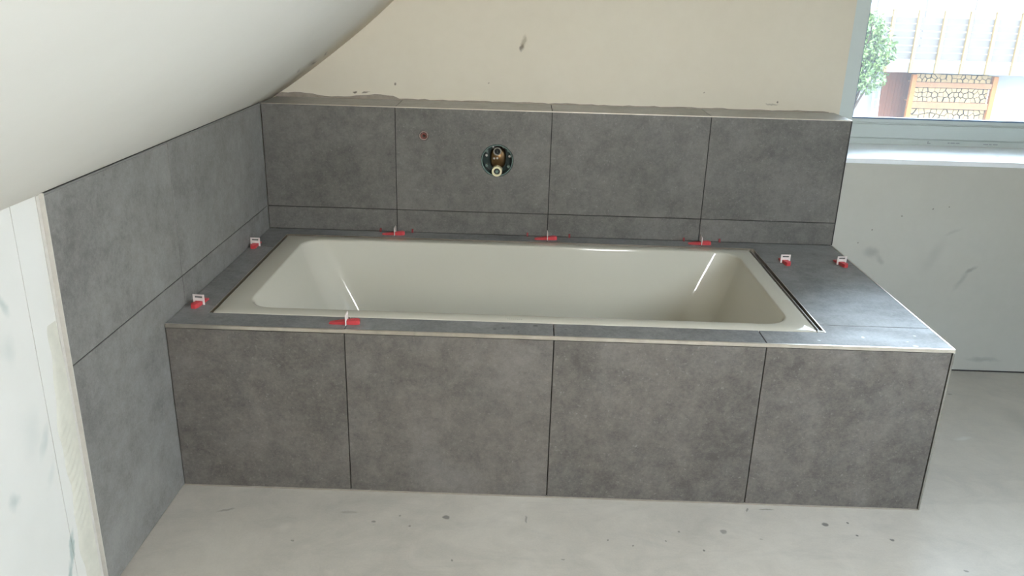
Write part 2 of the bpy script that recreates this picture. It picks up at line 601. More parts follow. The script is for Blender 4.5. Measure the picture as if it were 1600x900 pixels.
# left knee wall with a straight joint line in the filler
wl = boxes('wall_left', M['wall_left'], [
    (-0.3, -0.012, -0.5735, YB, 0.0, 1.10),
    (-0.3, -0.0122, -4.0, -0.5755, 0.0, 1.10),
    (-0.3, -0.016, -0.58, -0.57, 0.0, 1.10)])
struct(wl, 'low white filled wall under the roof slope')

# sloping ceiling, swept along Y
prof = [(-0.30, 0.84), (-0.0300, 1.010), (-0.002, 1.0275), (0.045, 1.058), (0.0923, 1.0912), (0.165, 1.1435), (0.2388, 1.1992), (0.305, 1.2505),
        (0.3693, 1.3021), (0.43, 1.3538), (0.487, 1.4048), (2.60, 3.243)]
bm = bmesh.new()
NY = 14
ys = [-4.0 + (1.222 + 4.0) * k / NY for k in range(NY + 1)]
rows = [[bm.verts.new((x, y, z)) for (x, z) in prof] for y in ys]
top = [[bm.verts.new((x - 0.05, y, z + 0.12)) for (x, z) in prof] for y in ys]
for k in range(NY):
    for i in range(len(prof) - 1):
        bm.faces.new((rows[k][i], rows[k][i + 1], rows[k + 1][i + 1], rows[k + 1][i]))
        bm.faces.new((top[k][i], top[k + 1][i], top[k + 1][i + 1], top[k][i + 1]))
for i in range(len(prof) - 1):
    bm.faces.new((rows[0][i], top[0][i], top[0][i + 1], rows[0][i + 1]))
    bm.faces.new((rows[NY][i], rows[NY][i + 1], top[NY][i + 1], top[NY][i]))
for k in range(NY):
    bm.faces.new((rows[k][0], rows[k + 1][0], top[k + 1][0], top[k][0]))
    bm.faces.new((rows[k][-1], top[k][-1], top[k + 1][-1], rows[k + 1][-1]))
ce = make('ceiling', bm, M['ceiling'], smooth=True)
struct(ce, 'white plastered roof slope')
# opposite slope with an opening added for the slope lamp, all of it out of frame
ax = Vector((0.758, 0, -0.652))
nx = Vector((0.652, 0, 0.758))
bm = bmesh.new()
for (s0, s1, y0, y1) in [(0, 1.15, -4.0, 1.55), (2.40, 3.35, -4.0, 1.55), (1.15, 2.40, -4.0, -2.7), (1.15, 2.40, -1.3, 1.55)]:
    for v in box(bm, s0, s1, y0, y1, 0.0, 0.12):
        c = v.co.copy()
        v.co = Vector((2.60, 0, 3.243)) + ax * c.x + Vector((0, c.y, 0)) + nx * c.z
make('opposite_slope', bm, M['wall_plain'], ce)

# front and right walls, out of frame, the front one with an opening for the added rear lamp
struct(boxes('wall_front', M['wall_plain'], [
    (-0.3, 1.60, -4.2, -3.8, 0, 3.4), (2.10, 5.3, -4.2, -3.8, 0, 3.4),
    (1.60, 2.10, -4.2, -3.8, 0, 1.41), (1.60, 2.10, -4.2, -3.8, 2.36, 3.4)]))
struct(boxes('wall_right', M['wall_plain'], [(5.0, 5.3, -4.0, 1.55, 0, 1.35)]))

# uneven filler seam where the plaster meets the ledge
bm = bmesh.new()
xs = [0.0 + 0.025 * k for k in range(90)]
pv = None
for x in xs:
    if x < 0.50:
        h = 0.011 + 0.006 * math.sin(x * 19) + R.uniform(-.0025, .0025)
    else:
        h = 0.003 + R.uniform(-0.002, 0.002)
    h = max(h, 0.001)
    a_ = bm.verts.new((x, YB - 0.0035, HT - 0.003))
    b_ = bm.verts.new((x, YB - 0.0025, HT + h))
    c_ = bm.verts.new((x, YB + 0.002, HT + h + 0.002))
    if pv:
        bm.faces.new((pv[0], a_, b_, pv[1]))
        bm.faces.new((pv[1], b_, c_, pv[2]))
    pv = (a_, b_, c_)
o = make('filler_seam', bm, M['filler'], wb_)
o['label'] = 'uneven grey filler seam along the ledge'

# trowelled adhesive beside the tile edge on the left wall
bm = bmesh.new()
nz, ny = 150, 9
grid = []
for i in range(nz + 1):
    z = 0.002 + 0.74 * i / nz
    yl = -0.5445 + 0.004 * math.sin(z * 23) + 0.003 * math.sin(z * 57 + 1)
    if z > 0.55:
        yl += (z - 0.55) * 0.13
    row = []
    for j in range(ny + 1):
        t_ = j / ny
        y = yl + (-0.488 - yl) * t_
        amp = 0.0022 * max(0.0, min(1.0, (0.60 - z) / 0.2)) * max(0, min(1, (z - 0.18) / 0.08))
        ridge = amp * math.sin((z * 1.0 - (y + 0.5) * 0.9) * 2 * math.pi / 0.026) * math.sin(math.pi * min(1, t_ * 1.15) ** 0.7 if t_ < 0.87 else 0)
        edge = math.sin(math.pi * min(1, max(0, t_))) ** 0.35 if t_ < 0.5 else 1
        fade = max(0.0, min(1.0, (0.75 - z) / 0.12))
        row.append(bm.verts.new((-0.0122 + 0.004 * edge * fade + ridge, y, z)))
    grid.append(row)
for i in range(nz):
    for j in range(ny):
        bm.faces.new((grid[i][j], grid[i][j + 1], grid[i + 1][j + 1], grid[i + 1][j]))
o = make('tile_adhesive', bm, M['adhesive'], wl, smooth=True)
o['label'] = 'cream ridged tile adhesive beside the tile edge'

# ------------------------------------------------------------------ left wall tiles
for (y0, y1, z0, z1) in [(-0.4726, 0.157 - G, 0.003, ZJ - G), (-0.4726, 0.157 - G, ZJ + G, 1.0200),
                         (0.157 + G, D - 0.001, 0.003, ZJ - G), (0.157 + G, D - 0.001, ZJ + G, 1.0200)]:
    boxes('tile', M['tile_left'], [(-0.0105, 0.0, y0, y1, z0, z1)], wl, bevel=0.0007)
boxes('tile_joint', M['grout'], [(-0.0115, -0.002, -0.472, D - 0.002, ZJ - G, ZJ + G),
                                 (-0.0115, -0.0012, 0.157 - G, 0.157 + G, 0.003, 1.0200)], wl)
o = boxes('edge_trim', M['beige_trim'], [(-0.0118, 0.0006, -0.4752, -0.4730, 0.0, 1.0255), (-0.0118, -0.0095, -0.486, -0.4755, 0.0, 1.021)], wl, bevel=0.0006)
o['label'] = 'beige upright edge profile of the left tiling'
boxes('top_trim', M['trim_grey'], [(-0.0105, -0.0005, -0.4726, D - 0.001, 1.0206, 1.0240)], wl)
boxes('ceiling_gap', M['dark_metal'], [(-0.0110, -0.0025, -0.4726, D - 0.001, 1.0241, 1.0262)], wl)

# ------------------------------------------------------------------ service wall with ledge
sl = boxes('service_wall', M['core'], [
    (0.001, XR - 0.014, 1.10, YB - 0.002, 0.0, HT - 0.011),
    (XR - 0.014, XR - 0.002, D + 0.0115, YB - 0.002, 0.0, HT - 0.011),
    (0.001, XR - 0.014, D + 0.0115, 1.10, HT - 0.03, HT - 0.011)], wb_)
sl['label'] = 'dark backing of the tiled low wall'


def tile_with_holes(x0, x1, z0, z1, holes, name='tile'):
    """upright tile whose face lies at Y = D, pierced by round holes; split into columns, one hole each"""
    bm = bmesh.new()
    cuts = [x0]
    hs = sorted(holes)
    for a, b in zip(hs, hs[1:]):
        cuts.append((a[0] + b[0]) / 2)
    cuts.append(x1)
    N = 48
    for (cx, cz, r), u0, u1 in zip(hs, cuts, cuts[1:]):
        ring, outr = [], []
        for k in range(N):
            a = 2 * math.pi * (k + 0.5) / N
            c, s = math.cos(a), math.sin(a)
            tx = ((u1 - cx) / c) if c > 0 else ((u0 - cx) / c)
            tz = ((z1 - cz) / s) if s > 0 else ((z0 - cz) / s)
            t_ = min(tx, tz)
            ring.append((cx + r * c, cz + r * s))
            outr.append((cx + t_ * c, cz + t_ * s))
        corners = [(u1, z1), (u0, z1), (u0, z0), (u1, z0)]
        vi = [bm.verts.new((p_[0], D, p_[1])) for p_ in ring]
        vo = [bm.verts.new((p_[0], D, p_[1])) for p_ in outr]
        vb = [bm.verts.new((p_[0], D + 0.0105, p_[1])) for p_ in ring]
        for k in range(N):
            j = (k + 1) % N
            f = [vi[k], vo[k]]
            for c in corners:
                a0 = math.atan2(outr[k][1] - cz, outr[k][0] - cx)
                a1 = math.atan2(outr[j][1] - cz, outr[j][0] - cx)
                ac = math.atan2(c[1] - cz, c[0] - cx)
                d1 = (ac - a0) % (2 * math.pi)
                d2 = (a1 - a0) % (2 * math.pi)
                if 1e-6 < d1 < d2 - 1e-6:
                    f.append(bm.verts.new((c[0], D, c[1])))
            f += [vo[j], vi[j]]
            bm.faces.new(f)
            bm.faces.new((vi[k], vi[j], vb[j], vb[k]))
    for a, b in (((x0, z0), (x1, z0)), ((x1, z0), (x1, z1)), ((x1, z1), (x0, z1)), ((x0, z1), (x0, z0))):
        q = [bm.verts.new((a[0], D, a[1])), bm.verts.new((b[0], D, b[1])),
             bm.verts.new((b[0], D + 0.0105, b[1])), bm.verts.new((a[0], D + 0.0105, a[1]))]
        bm.faces.new(q)
    bmesh.ops.remove_doubles(bm, verts=bm.verts, dist=1e-6)
    return make(name, bm, M['tile_back'], sl)


VALVE = (0.9055, 0.8313, 0.0635)
PIPE = (0.6217, 0.9185, 0.0195)
cols = [0.002] + list(JX) + [XR - 0.004]
BACK_TOP = HT - 0.0035
for i in range(4):
    x0, x1 = cols[i] + (G if i else 0), cols[i + 1] - (G if i < 3 else 0)
    if i == 1:
        tile_with_holes(x0, x1, ZJ + G, BACK_TOP, [VALVE, PIPE])
    else:
        boxes('tile', M['tile_back'], [(x0, x1, D, D + 0.0105, ZJ + G, BACK_TOP)], sl, bevel=0.0006)
    boxes('tile', M['tile_back'], [(x0, x1, D, D + 0.0105, H + 0.001, ZJ - G)], sl, bevel=0.0006)
    boxes('tile', M['tile_ledge_lit'], [(x0, x1 + (0.006 if i == 3 else 0), D + 0.0045, YB - 0.0005, HT - 0.0105, HT)], sl, bevel=0.0006)
boxes('tile_joint', M['grout'], [(0.002, XR - 0.004, D + 0.003, D + 0.011, ZJ - G, ZJ + G)] +
      [(x - G, x + G, D + 0.002, D + 0.011, H + 0.001, BACK_TOP) for x in JX] +
      [(x - G, x + G, D + 0.006, YB, HT - 0.011, HT - 0.002) for x in JX], sl)
o = boxes('ledge_trim', M['steel'], [(0.002, XR, D - 0.0005, D + 0.004, HT - 0.003, HT + 0.0003)], sl)
o['label'] = 'thin bright metal profile along the ledge'
boxes('end_trim', M['dark_metal'], [(XR - 0.0035, XR, D - 0.0005, D + 0.0115, H + 0.001, HT - 0.003)], sl)

# ------------------------------------------------------------------ concealed mixer in its round opening
vx, vz, vr = VALVE
t = empty('concealed_mixer', (vx, D, vz))
tag(t, 'round unfinished concealed bath mixer body set in the tiled back wall', 'mixer')
bm = bmesh.new()
tube(bm, (0, 0.001, 0), (0, 0.062, 0), vr - 0.0012, seg=48, hole=vr - 0.005)
make('housing', bm, M['green'], t, smooth=False)
bm = bmesh.new()
tube(bm, (0, 0.060, 0), (0, 0.064, 0), vr - 0.005, seg=48)
make('back_plate', bm, M['green'], t)
bm = bmesh.new()
tube(bm, (0, 0.0005, 0), (0, 0.003, 0), vr - 0.003, seg=48, hole=vr - 0.0058)
make('rim', bm, M['palegreen'], t)
# brass body: an upright rounded block
bm = bmesh.new()
prev = None
for (y, s) in [(0.059, 1.0), (0.035, 1.0), (0.027, 0.92), (0.022, 0.78)]:
    ring = [bm.verts.new((0.002 + s * 0.031 * math.copysign(abs(math.cos(a)) ** 0.8, math.cos(a)), y,
                          0.004 + s * 0.043 * math.copysign(abs(math.sin(a)) ** 0.8, math.sin(a))))
            for a in [2 * math.pi * k / 28 for k in range(28)]]
    if prev:
        for k in range(28):
            bm.faces.new((prev[k], prev[(k + 1) % 28], ring[(k + 1) % 28], ring[k]))
    prev = ring
bm.faces.new(prev)
make('body', bm, M['brass'], t, smooth=True)
bm = bmesh.new()
tube(bm, (0, 0.05, 0.034), (0, 0.006, 0.034), 0.0155, seg=28, hole=0.0118)
o = make('outlet_sleeve', bm, M['steel_dull'], t)
bm = bmesh.new()
tube(bm, (0, 0.045, 0.034), (0, 0.015, 0.034), 0.0117, seg=24)
make('bore', bm, M['black'], o)
bm = bmesh.new()
tube(bm, (0, 0.015, 0.034), (0, 0.009, 0.029), 0.003, 0.0015, seg=10)
make('spindle', bm, M['chrome'], o)
bm = bmesh.new()
tube(bm, (0, 0.05, -0.042), (0, -0.006, -0.042), 0.0205, 0.0195, seg=32, hole=0.0125)
o = make('cartridge_collar', bm, M['ivory'], t)
o['label'] = 'ivory plastic collar'
bm = bmesh.new()
tube(bm, (0, 0.045, -0.042), (0, 0.004, -0.042), 0.0124, seg=24)
make('collar_base', bm, M['dark_metal'], o)
bm = bmesh.new()
tube(bm, (0, 0.004, -0.042), (0, -0.008, -0.042), 0.0068, 0.006, seg=8)
make('cartridge_stem', bm, M['palegreen'], o)
for (sx, sz, rr, mm) in [(-0.012, 0.005, 0.0042, 'chrome'), (0.0, 0.006, 0.0042, 'chrome'), (-0.043, 0.014, 0.005, 'chrome'), (0.047, 0.012, 0.005, 'chrome'),
                         (-0.044, 0.032, 0.006, 'palegreen'), (-0.042, -0.026, 0.006, 'palegreen'), (0.044, -0.028, 0.006, 'palegreen'), (0.042, 0.034, 0.006, 'palegreen'),
                         (-0.018, 0.047, 0.004, 'chrome'), (0.022, 0.046, 0.004, 'palegreen')]:
    deep = abs(sx) > 0.017
    bm = bmesh.new()
    tube(bm, (sx, 0.061 if deep else 0.03, sz), (sx, 0.030 if deep else 0.017, sz), rr, seg=12)
    make('screw', bm, M[mm], t)

# ------------------------------------------------------------------ threaded pipe stub
px_, pz_, pr_ = PIPE
t = empty('pipe_outlet', (px_, D, pz_))
tag(t, 'small red brass threaded pipe outlet in the tiled back wall', 'pipe')
bm = bmesh.new()
tube(bm, (0, 0.07, 0), (0, 0.0015, 0), 0.0175, seg=28, hole=0.0135)
make('sleeve', bm, M['sleeve'], t)
bm = bmesh.new()
tube(bm, (0.0, 0.07, -0.001), (0.0, 0.005, -0.002), 0.0132, seg=6, hole=0.0072)
make('hex_socket', bm, M['copper'], t)
bm = bmesh.new()
tube(bm, (0, 0.07, -0.001), (0, 0.022, -0.001), 0.0072, seg=16)
make('bore', bm, M['dark_metal'], t)
bm = bmesh.new()
tube(bm, (-0.003, 0.016, 0.003), (0.004, 0.012, -0.003), 0.0022, seg=10)
make('pin', bm, M['chrome'], t)

# ------------------------------------------------------------------ tiled bath surround
su = empty('bath_surround', (XR / 2, 0.5, 0))
tag(su, 'grey tiled box enclosing the bathtub, with flat deck and metal edges', 'bath surround')
OX0, OX1, OY0, OY1 = 0.0925, 1.912, 0.0966, 0.932    # opening for the tub
off = (-XR / 2, -0.5, 0)


def sbox(name, mat, lst, bevel=0.0, parent=su):
    return boxes(name, mat, [(a + off[0], b + off[0], c + off[1], d + off[1], e, f) for (a, b, c, d, e, f) in lst], parent, bevel)


FT = H - 0.0125
for i in range(4):
    x0 = (0.0025, JX[0] + G, JX[1] + G, JX[2] + G)[i]
    x1 = (JX[0] - G, JX[1] - G, JX[2] - G, XR - 0.0085)[i]
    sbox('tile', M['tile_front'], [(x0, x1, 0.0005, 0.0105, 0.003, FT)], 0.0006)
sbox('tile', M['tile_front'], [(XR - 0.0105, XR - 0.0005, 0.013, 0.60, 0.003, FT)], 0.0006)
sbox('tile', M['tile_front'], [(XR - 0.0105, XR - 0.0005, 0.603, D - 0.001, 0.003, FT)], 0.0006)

YJ = (0.157, 0.760)
deck_polys = [
    [(0.002, 0.006), (JX[0] - G, 0.006), (JX[0] - G, OY0), (OX0, OY0), (OX0, YJ[0] - G), (0.002, YJ[0] - G)],
    [(JX[0] + G, 0.006), (JX[1] - G, 0.006), (JX[1] - G, OY0), (JX[0] + G, OY0)],
    [(JX[1] + G, 0.006), (JX[2] - G, 0.006), (JX[2] - G, OY0), (JX[1] + G, OY0)],
    [(JX[2] + G, 0.006), (XR - 0.004, 0.006), (XR - 0.004, YJ[0] - G), (OX1, YJ[0] - G), (OX1, OY0), (JX[2] + G, OY0)],
    [(0.002, YJ[0] + G), (OX0, YJ[0] + G), (OX0, YJ[1] - G), (0.002, YJ[1] - G)],
    [(OX1, YJ[0] + G), (XR - 0.004, YJ[0] + G), (XR - 0.004, YJ[1] - G), (OX1, YJ[1] - G)],
    [(0.002, YJ[1] + G), (OX0, YJ[1] + G), (OX0, OY1), (JX[0] - G, OY1), (JX[0] - G, D - 0.001), (0.002, D - 0.001)],
    [(JX[0] + G, OY1), (JX[1] - G, OY1), (JX[1] - G, D - 0.001), (JX[0] + G, D - 0.001)],
    [(JX[1] + G, OY1), (JX[2] - G, OY1), (JX[2] - G, D - 0.001), (JX[1] + G, D - 0.001)],
    [(OX1, YJ[1] + G), (XR - 0.004, YJ[1] + G), (XR - 0.004, D - 0.001), (JX[2] + G, D - 0.001), (JX[2] + G, OY1), (OX1, OY1)]]
for P_ in deck_polys:
    bm = bmesh.new()
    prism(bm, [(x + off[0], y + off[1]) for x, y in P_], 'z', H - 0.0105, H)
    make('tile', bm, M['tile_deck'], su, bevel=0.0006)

sbox('backing', M['core'], [(0.003, XR - 0.012, 0.011, 0.03, 0, H - 0.012), (0.003, OX0 - 0.004, 0.03, D - 0.002, 0, H - 0.011),
                            (OX1 + 0.004, XR - 0.012, 0.03, D - 0.002, 0, H - 0.011), (OX0 - 0.004, OX1 + 0.004, 0.03, OY0 - 0.004, 0, H - 0.011),
                            (OX0 - 0.004, OX1 + 0.004, OY1 + 0.004, D - 0.002, 0, H - 0.011)])
o = sbox('edge_trim', M['steel'], [(0.0015, 0.7146, -0.0008, 0.0055, H - 0.0105, H + 0.0006), (0.7152, XR, -0.0008, 0.0055, H - 0.0105, H + 0.0006)], 0.0008)
o['label'] = 'bright metal profile along the front edge of the deck'
sbox('side_trim', M['steel'], [(XR - 0.0035, XR, 0.0055, D - 0.001, H - 0.0105, H + 0.0006)])
sbox('corner_trim', M['steel_dull'], [(XR - 0.0055, XR, -0.0008, 0.008, 0.0, H - 0.012)])
sbox('floor_seal', M['filler'], [(0.003, XR - 0.006, -0.002, 0.002, 0.0002, 0.004)])
# metal frame of the tub opening with its inner lip
TZ = H + 0.0007
sbox('opening_trim', M['steel'], [(OX0, OX0 + 0.003, OY0, OY1, H - 0.02, TZ), (OX1 - 0.003, OX1, OY0, OY1, H - 0.02, TZ),
                                  (OX0, OX1, OY0, OY0 + 0.0022, H - 0.02, H - 0.001), (OX0, OX1, OY1 - 0.003, OY1, H - 0.02, TZ)])
sbox('inner_lip', M['steel_dull'], [(OX1 - 0.014, OX1 - 0.011, OY0 + 0.003, OY1 - 0.003, H - 0.02, H - 0.003),
                                    (OX1 - 0.022, OX1 - 0.003, OY0 + 0.003, OY1 - 0.003, H - 0.022, H - 0.016),
                                    (OX0 + 0.003, OX0 + 0.0085, OY0 + 0.003, OY1 - 0.003, H - 0.022, H - 0.016),
                                    (OX0 + 0.003, OX1 - 0.003, OY1 - 0.017, OY1 - 0.003, H - 0.022, H - 0.014)])
o = sbox('corner_patch', M['beige_trim'], [(OX1 - 0.022, OX1 - 0.002, OY0 + 0.0015, OY0 + 0.014, H - 0.004, H + 0.0008)])
o['label'] = 'pale metal mitre corner of the opening profile'

# ------------------------------------------------------------------ bathtub
TX0, TX1, TY0, TY1 = 0.1015, 1.8895, 0.1010, 0.9165
tubr = empty('bathtub', ((TX0 + TX1) / 2, (TY0 + TY1) / 2, 0))
tag(tubr, 'white enamelled rectangular built-in bathtub sunk in the grey tiled deck', 'bathtub')


def rrect(x0, x1, y0, y1, r, seg=10, ns=12):
    pts = []
    for (cx, cy, a0) in ((x1 - r, y0 + r, -90), (x1 - r, y1 - r, 0), (x0 + r, y1 - r, 90), (x0 + r, y0 + r, 180)):
        for k in range(seg + 1):
            a = math.radians(a0 + 90 * k / seg)
            pts.append((cx + r * math.cos(a), cy + r * math.sin(a)))
        # straight run after each corner
        a = math.radians(a0 + 90)
        nxt = {-90: (x1, y1 - r), 0: (x0 + r, y1), 90: (x0, y0 + r), 180: (x1 - r, y0)}[a0]
        last = pts[-1]
        for k in range(1, ns):
            pts.append((last[0] + (nxt[0] - last[0]) * k / ns, last[1] + (nxt[1] - last[1]) * k / ns))
    return pts


ZR = H + 0.0005
rings = [  # x0, x1, y0, y1, radius, z
    (TX0 + .001, TX1 - .001, TY0 + .001, TY1 - .001, 0.006, ZR - 0.035),
    (TX0, TX1, TY0, TY1, 0.006, ZR - 0.005),
    (TX0 + .0012, TX1 - .0012, TY0 + .0012, TY1 - .0012, 0.006, ZR - 0.0012),
    (TX0 + .004, TX1 - .004, TY0 + .004, TY1 - .004, 0.006, ZR),
    (0.176, 1.834, 0.150, 0.8775, 0.080, ZR - 0.0000),
    (0.1786, 1.8314, 0.1526, 0.8749, 0.081, ZR - 0.0005),
    (0.1808, 1.8292, 0.1546, 0.8728, 0.082, ZR - 0.0018),
    (0.1825, 1.8277, 0.1558, 0.8715, 0.083, ZR - 0.0038),
    (0.1840, 1.8265, 0.1565, 0.8706, 0.084, ZR - 0.0070),
    (0.1848, 1.8258, 0.1569, 0.8702, 0.0842, ZR - 0.0088),
    (0.1905, 1.8210, 0.1602, 0.8667, 0.087, ZR - 0.024),
    (0.212, 1.803, 0.170, 0.8557, 0.092, ZR - 0.070),
    (0.257, 1.766, 0.190, 0.8345, 0.100, ZR - 0.160),
    (0.308, 1.724, 0.213, 0.8110, 0.108, ZR - 0.260),
    (0.346, 1.692, 0.230, 0.7940, 0.114, ZR - 0.330),
    (0.360, 1.672, 0.242, 0.7820, 0.118, ZR - 0.365),
    (0.388, 1.646, 0.262, 0.7620, 0.120, ZR - 0.392),
    (0.430, 1.604, 0.296, 0.7280, 0.112, ZR - 0.407),
    (0.520, 1.510, 0.350, 0.674, 0.090, ZR - 0.414),
    (0.800, 1.200, 0.470, 0.559, 0.040, ZR - 0.418)]
bm = bmesh.new()
pr = None
cx_, cy_ = (TX0 + TX1) / 2, (TY0 + TY1) / 2
for (a, b, c, d, r, z) in rings:
    cur = [bm.verts.new((x - cx_, y - cy_, z)) for x, y in rrect(a, b, c, d, r)]
    if pr:
        n = len(cur)
        for k in range(n):
            bm.faces.new((pr[k], pr[(k + 1) % n], cur[(k + 1) % n], cur[k]))
    pr = cur
bm.faces.new(pr)
shell = make('shell', bm, M['enamel'], tubr, smooth=True)
for sx in (-0.4, 0.4):
    boxes('support', M['core'], [(sx - 0.1, sx + 0.1, -0.15, 0.15, 0.0, ZR - 0.4185)], tubr)
# small grey maker's mark on the front rim, too small to read
bm = bmesh.new()
for k in range(8):
    x = 0.9745 + k * 0.0058 - cx_
    box(bm, x, x + 0.0012, 0.1195 - cy_, 0.1255 - cy_, ZR, ZR + 0.0003)
    if k % 2 == 0:
        box(bm, x + 0.0012, x + 0.0040, 0.1218 - cy_, 0.1232 - cy_, ZR, ZR + 0.0003)
    else:
        box(bm, x + 0.0012, x + 0.0040, 0.1195 - cy_, 0.1207 - cy_, ZR, ZR + 0.0003)
o = make('maker_mark', bm, M['logo'], tubr)
o['label'] = 'small grey lettering on the front rim'

# ------------------------------------------------------------------ tile levelling clips
def make_clip():
    t = empty('leveling_clip')
    bm = bmesh.new()
    w, h, th = 0.018, 0.032, 0.0014
    for b in ((-th, th, -w, -w + 0.0062, 0, h), (-th, th, w - 0.0062, w, 0, h), (-th, th, -w + 0.0062, w - 0.0062, h - 0.005, h),
              (-th, th, -w + 0.0062, w - 0.0062, 0.0118, h - 0.0108)):
        box(bm, *b)
    make('clip_frame', bm, M['clipwhite'], t, bevel=0.0004)
    bm = bmesh.new()
    n = 9
    prev = None
    secs = []
    for k in range(n + 1):
        x = -0.050 + 0.088 * k / n
        hh = 0.003 + 0.0125 * k / n
        ww = 0.0105
        if k == n:
            hh *= 0.8
            ww *= 0.6
        if k == 0:
            ww *= 0.7
        secs.append([bm.verts.new((x, -ww, 0.0003)), bm.verts.new((x, ww, 0.0003)), bm.verts.new((x, ww, hh)), bm.verts.new((x, -ww, hh))])
    for a, b in zip(secs, secs[1:]):
        for k in range(4):
            bm.faces.new((a[k], a[(k + 1) % 4], b[(k + 1) % 4], b[k]))
    bm.faces.new(secs[0][::-1])
    bm.faces.new(secs[-1])
    for k in range(10):
        x = -0.034 + 0.0062 * k
        hh = 0.003 + 0.0125 * (x + 0.05) / 0.088
        box(bm, x, x + 0.0025, -0.0085, 0.0085, hh - 0.001, hh + 0.0009)
    o = make('wedge', bm, M['red'], t)
    o['label'] = 'red plastic wedge'
    return t


Q = -math.pi / 2
spots_ = [((0.5115, 0.048, H), 0.02, 'red and white levelling clip on the front edge of the tub'),
          ((JX[0] - 0.003, 0.972, H), 0.0, 'leftmost of three red levelling clips on the strip behind the tub'),
          ((JX[1], 0.972, H), 0.02, 'middle one of three red levelling clips on the strip behind the tub'),
          ((JX[2] + 0.002, 0.972, H), -0.02, 'rightmost of three red levelling clips on the strip behind the tub'),
          ((0.040, 0.160, H), Q - 0.10, 'red and white levelling clip at the front left corner of the tub'),
          ((0.022, 0.765, H), Q, 'red and white levelling clip toward the back of the left deck strip'),
          ((1.986, 0.765, H), Q + 0.06, 'levelling clip on the broad right deck, the one nearer the tub'),
          ((2.193, 0.765, H), Q + 0.12, 'levelling clip on the broad right deck, the one at the outer edge')]
clip0 = make_clip()
for i, (loc, rz, lab) in enumerate(spots_):
    c = clip0 if i == 0 else copy_thing(clip0)
    c.location = loc
    c.rotation_euler = (0, 0, rz)
    tag(c, lab, 'tile clip', 'tile levelling clips on the deck')

# small red spacer wedges under the lowest tiles of the back wall
first = None
for i, (x, lab) in enumerate([(0.447, 'tiny red spacer wedge left of the leftmost clip behind the tub'), (0.574, 'tiny red spacer wedge right of the leftmost clip behind the tub'),
                              (1.033, 'tiny red spacer wedge left of the middle clip behind the tub'), (1.200, 'tiny red spacer wedge right of the middle clip behind the tub'),
                              (1.655, 'tiny red spacer wedge left of the rightmost clip behind the tub'), (1.797, 'tiny red spacer wedge right of the rightmost clip behind the tub')]):
    if first is None:
        bm = bmesh.new()
        prism(bm, [(-0.010, 0.0), (-0.0004, 0.0), (-0.0004, 0.013), (-0.004, 0.010)], 'x', -0.0035, 0.0035)
        first = make('spacer_wedge', bm, M['dark_red'])
        c = first
    else:
        c = first.copy()
        COL.objects.link(c)
    c.location = (x, D, H + 0.0001)
    tag(c, lab, 'spacer', 'red spacer wedges along the back wall')

# ------------------------------------------------------------------ window
FY = 1.38                       # room side of the window frame
ZS = 0.8815
win = boxes('window_1', M['pvc'], [
    (WX0 - 0.02, 2.3835, FY, FY + 0.07, ZS - 0.02, WZ1), (3.70, WX1 + 0.02, FY, FY + 0.07, ZS - 0.02, WZ1),
    (2.3835, 3.70, FY, FY + 0.07, ZS - 0.02, 0.985), (2.3835, 3.70, FY, FY + 0.07, 1.95, WZ1)])
struct(win, 'white framed window on the right overlooking the neighbouring house')
boxes('frame_step', M['pvc'], [(2.30, WX1, FY - 0.012, FY, 0.9085, 0.966), (2.30, WX1, FY - 0.006, FY, 0.966, 0.972)], win, 0.002)
boxes('frame_foot', M['pvc'], [(2.30, WX1, FY - 0.006, FY, ZS, 0.9045)], win)
boxes('gasket', M['gasket'], [(2.384, 3.70, FY - 0.001, FY + 0.02, 0.9855, 0.992), (2.3835, 2.3865, FY + 0.003, FY + 0.02, 0.992, 1.95)], win)
o = boxes('glass_pane', M['glass'], [(2.3840, 3.7, FY + 0.030, FY + 0.036, 0.985, 1.95)], win)
sill = boxes('sill_board', M['sill'], [(2.2475, WX1, YW - 0.002, FY, 0.8622, ZS)], win, 0.0015)
sill['label'] = 'white window sill board'
# faint printed marks on the frame foot
bm = bmesh.new()
for (x0, x1, z0, z1) in [(2.715, 2.718, 0.889, 0.9), (2.718, 2.728, 0.889, 0.892), (2.80, 2.808, 0.893, 0.896), (2.812, 2.83, 0.893, 0.896), (2.834, 2.85, 0.893, 0.896),
                         (2.95, 2.97, 0.892, 0.895), (2.974, 2.985, 0.892, 0.895), (2.99, 3.01, 0.892, 0.895)]:
    box(bm, x0, x1, FY - 0.0066, FY - 0.0059, z0, z1)
o = make('printed_marks', bm, M['print'], win)

# unseen assumed window frame around the added rear lamp
struct(boxes('assumed_window', M['pvc'], [(1.60, 1.63, -3.98, -3.92, 1.41, 2.36), (2.07, 2.10, -3.98, -3.92, 1.41, 2.36),
                                    (1.63, 2.07, -3.98, -3.92, 1.41, 1.44), (1.63, 2.07, -3.98, -3.92, 2.33, 2.36)]))

# ------------------------------------------------------------------ outdoors
M['facade'] = plain('white_render', srgb(117, 118, 118), 0.9, 0, 0.2, 0.02, 0.8)
M['weathered'] = plain('weathered_board', srgb(72, 66, 62), 0.8, 0, 0.2, 0.1, 4)
M['post_wood'] = plain('pale_post_wood', srgb(98, 78, 44), 0.7, 0, 0.3, 0.08, 5)
M['ground'] = plain('gravel_yard', srgb(111, 109, 103), 0.95, 0, 0.2, 0.15, 3)
M['bark'] = plain('bark', srgb(47, 36, 29), 0.9, 0, 0.2, 0.2, 12)
M['log_end'] = plain('cut_log_end', srgb(112, 92, 62), 0.8, 0, 0.2, 0.12, 9)
M['white_paint'] = plain('white_painted_metal', srgb(176, 178, 178), 0.5)


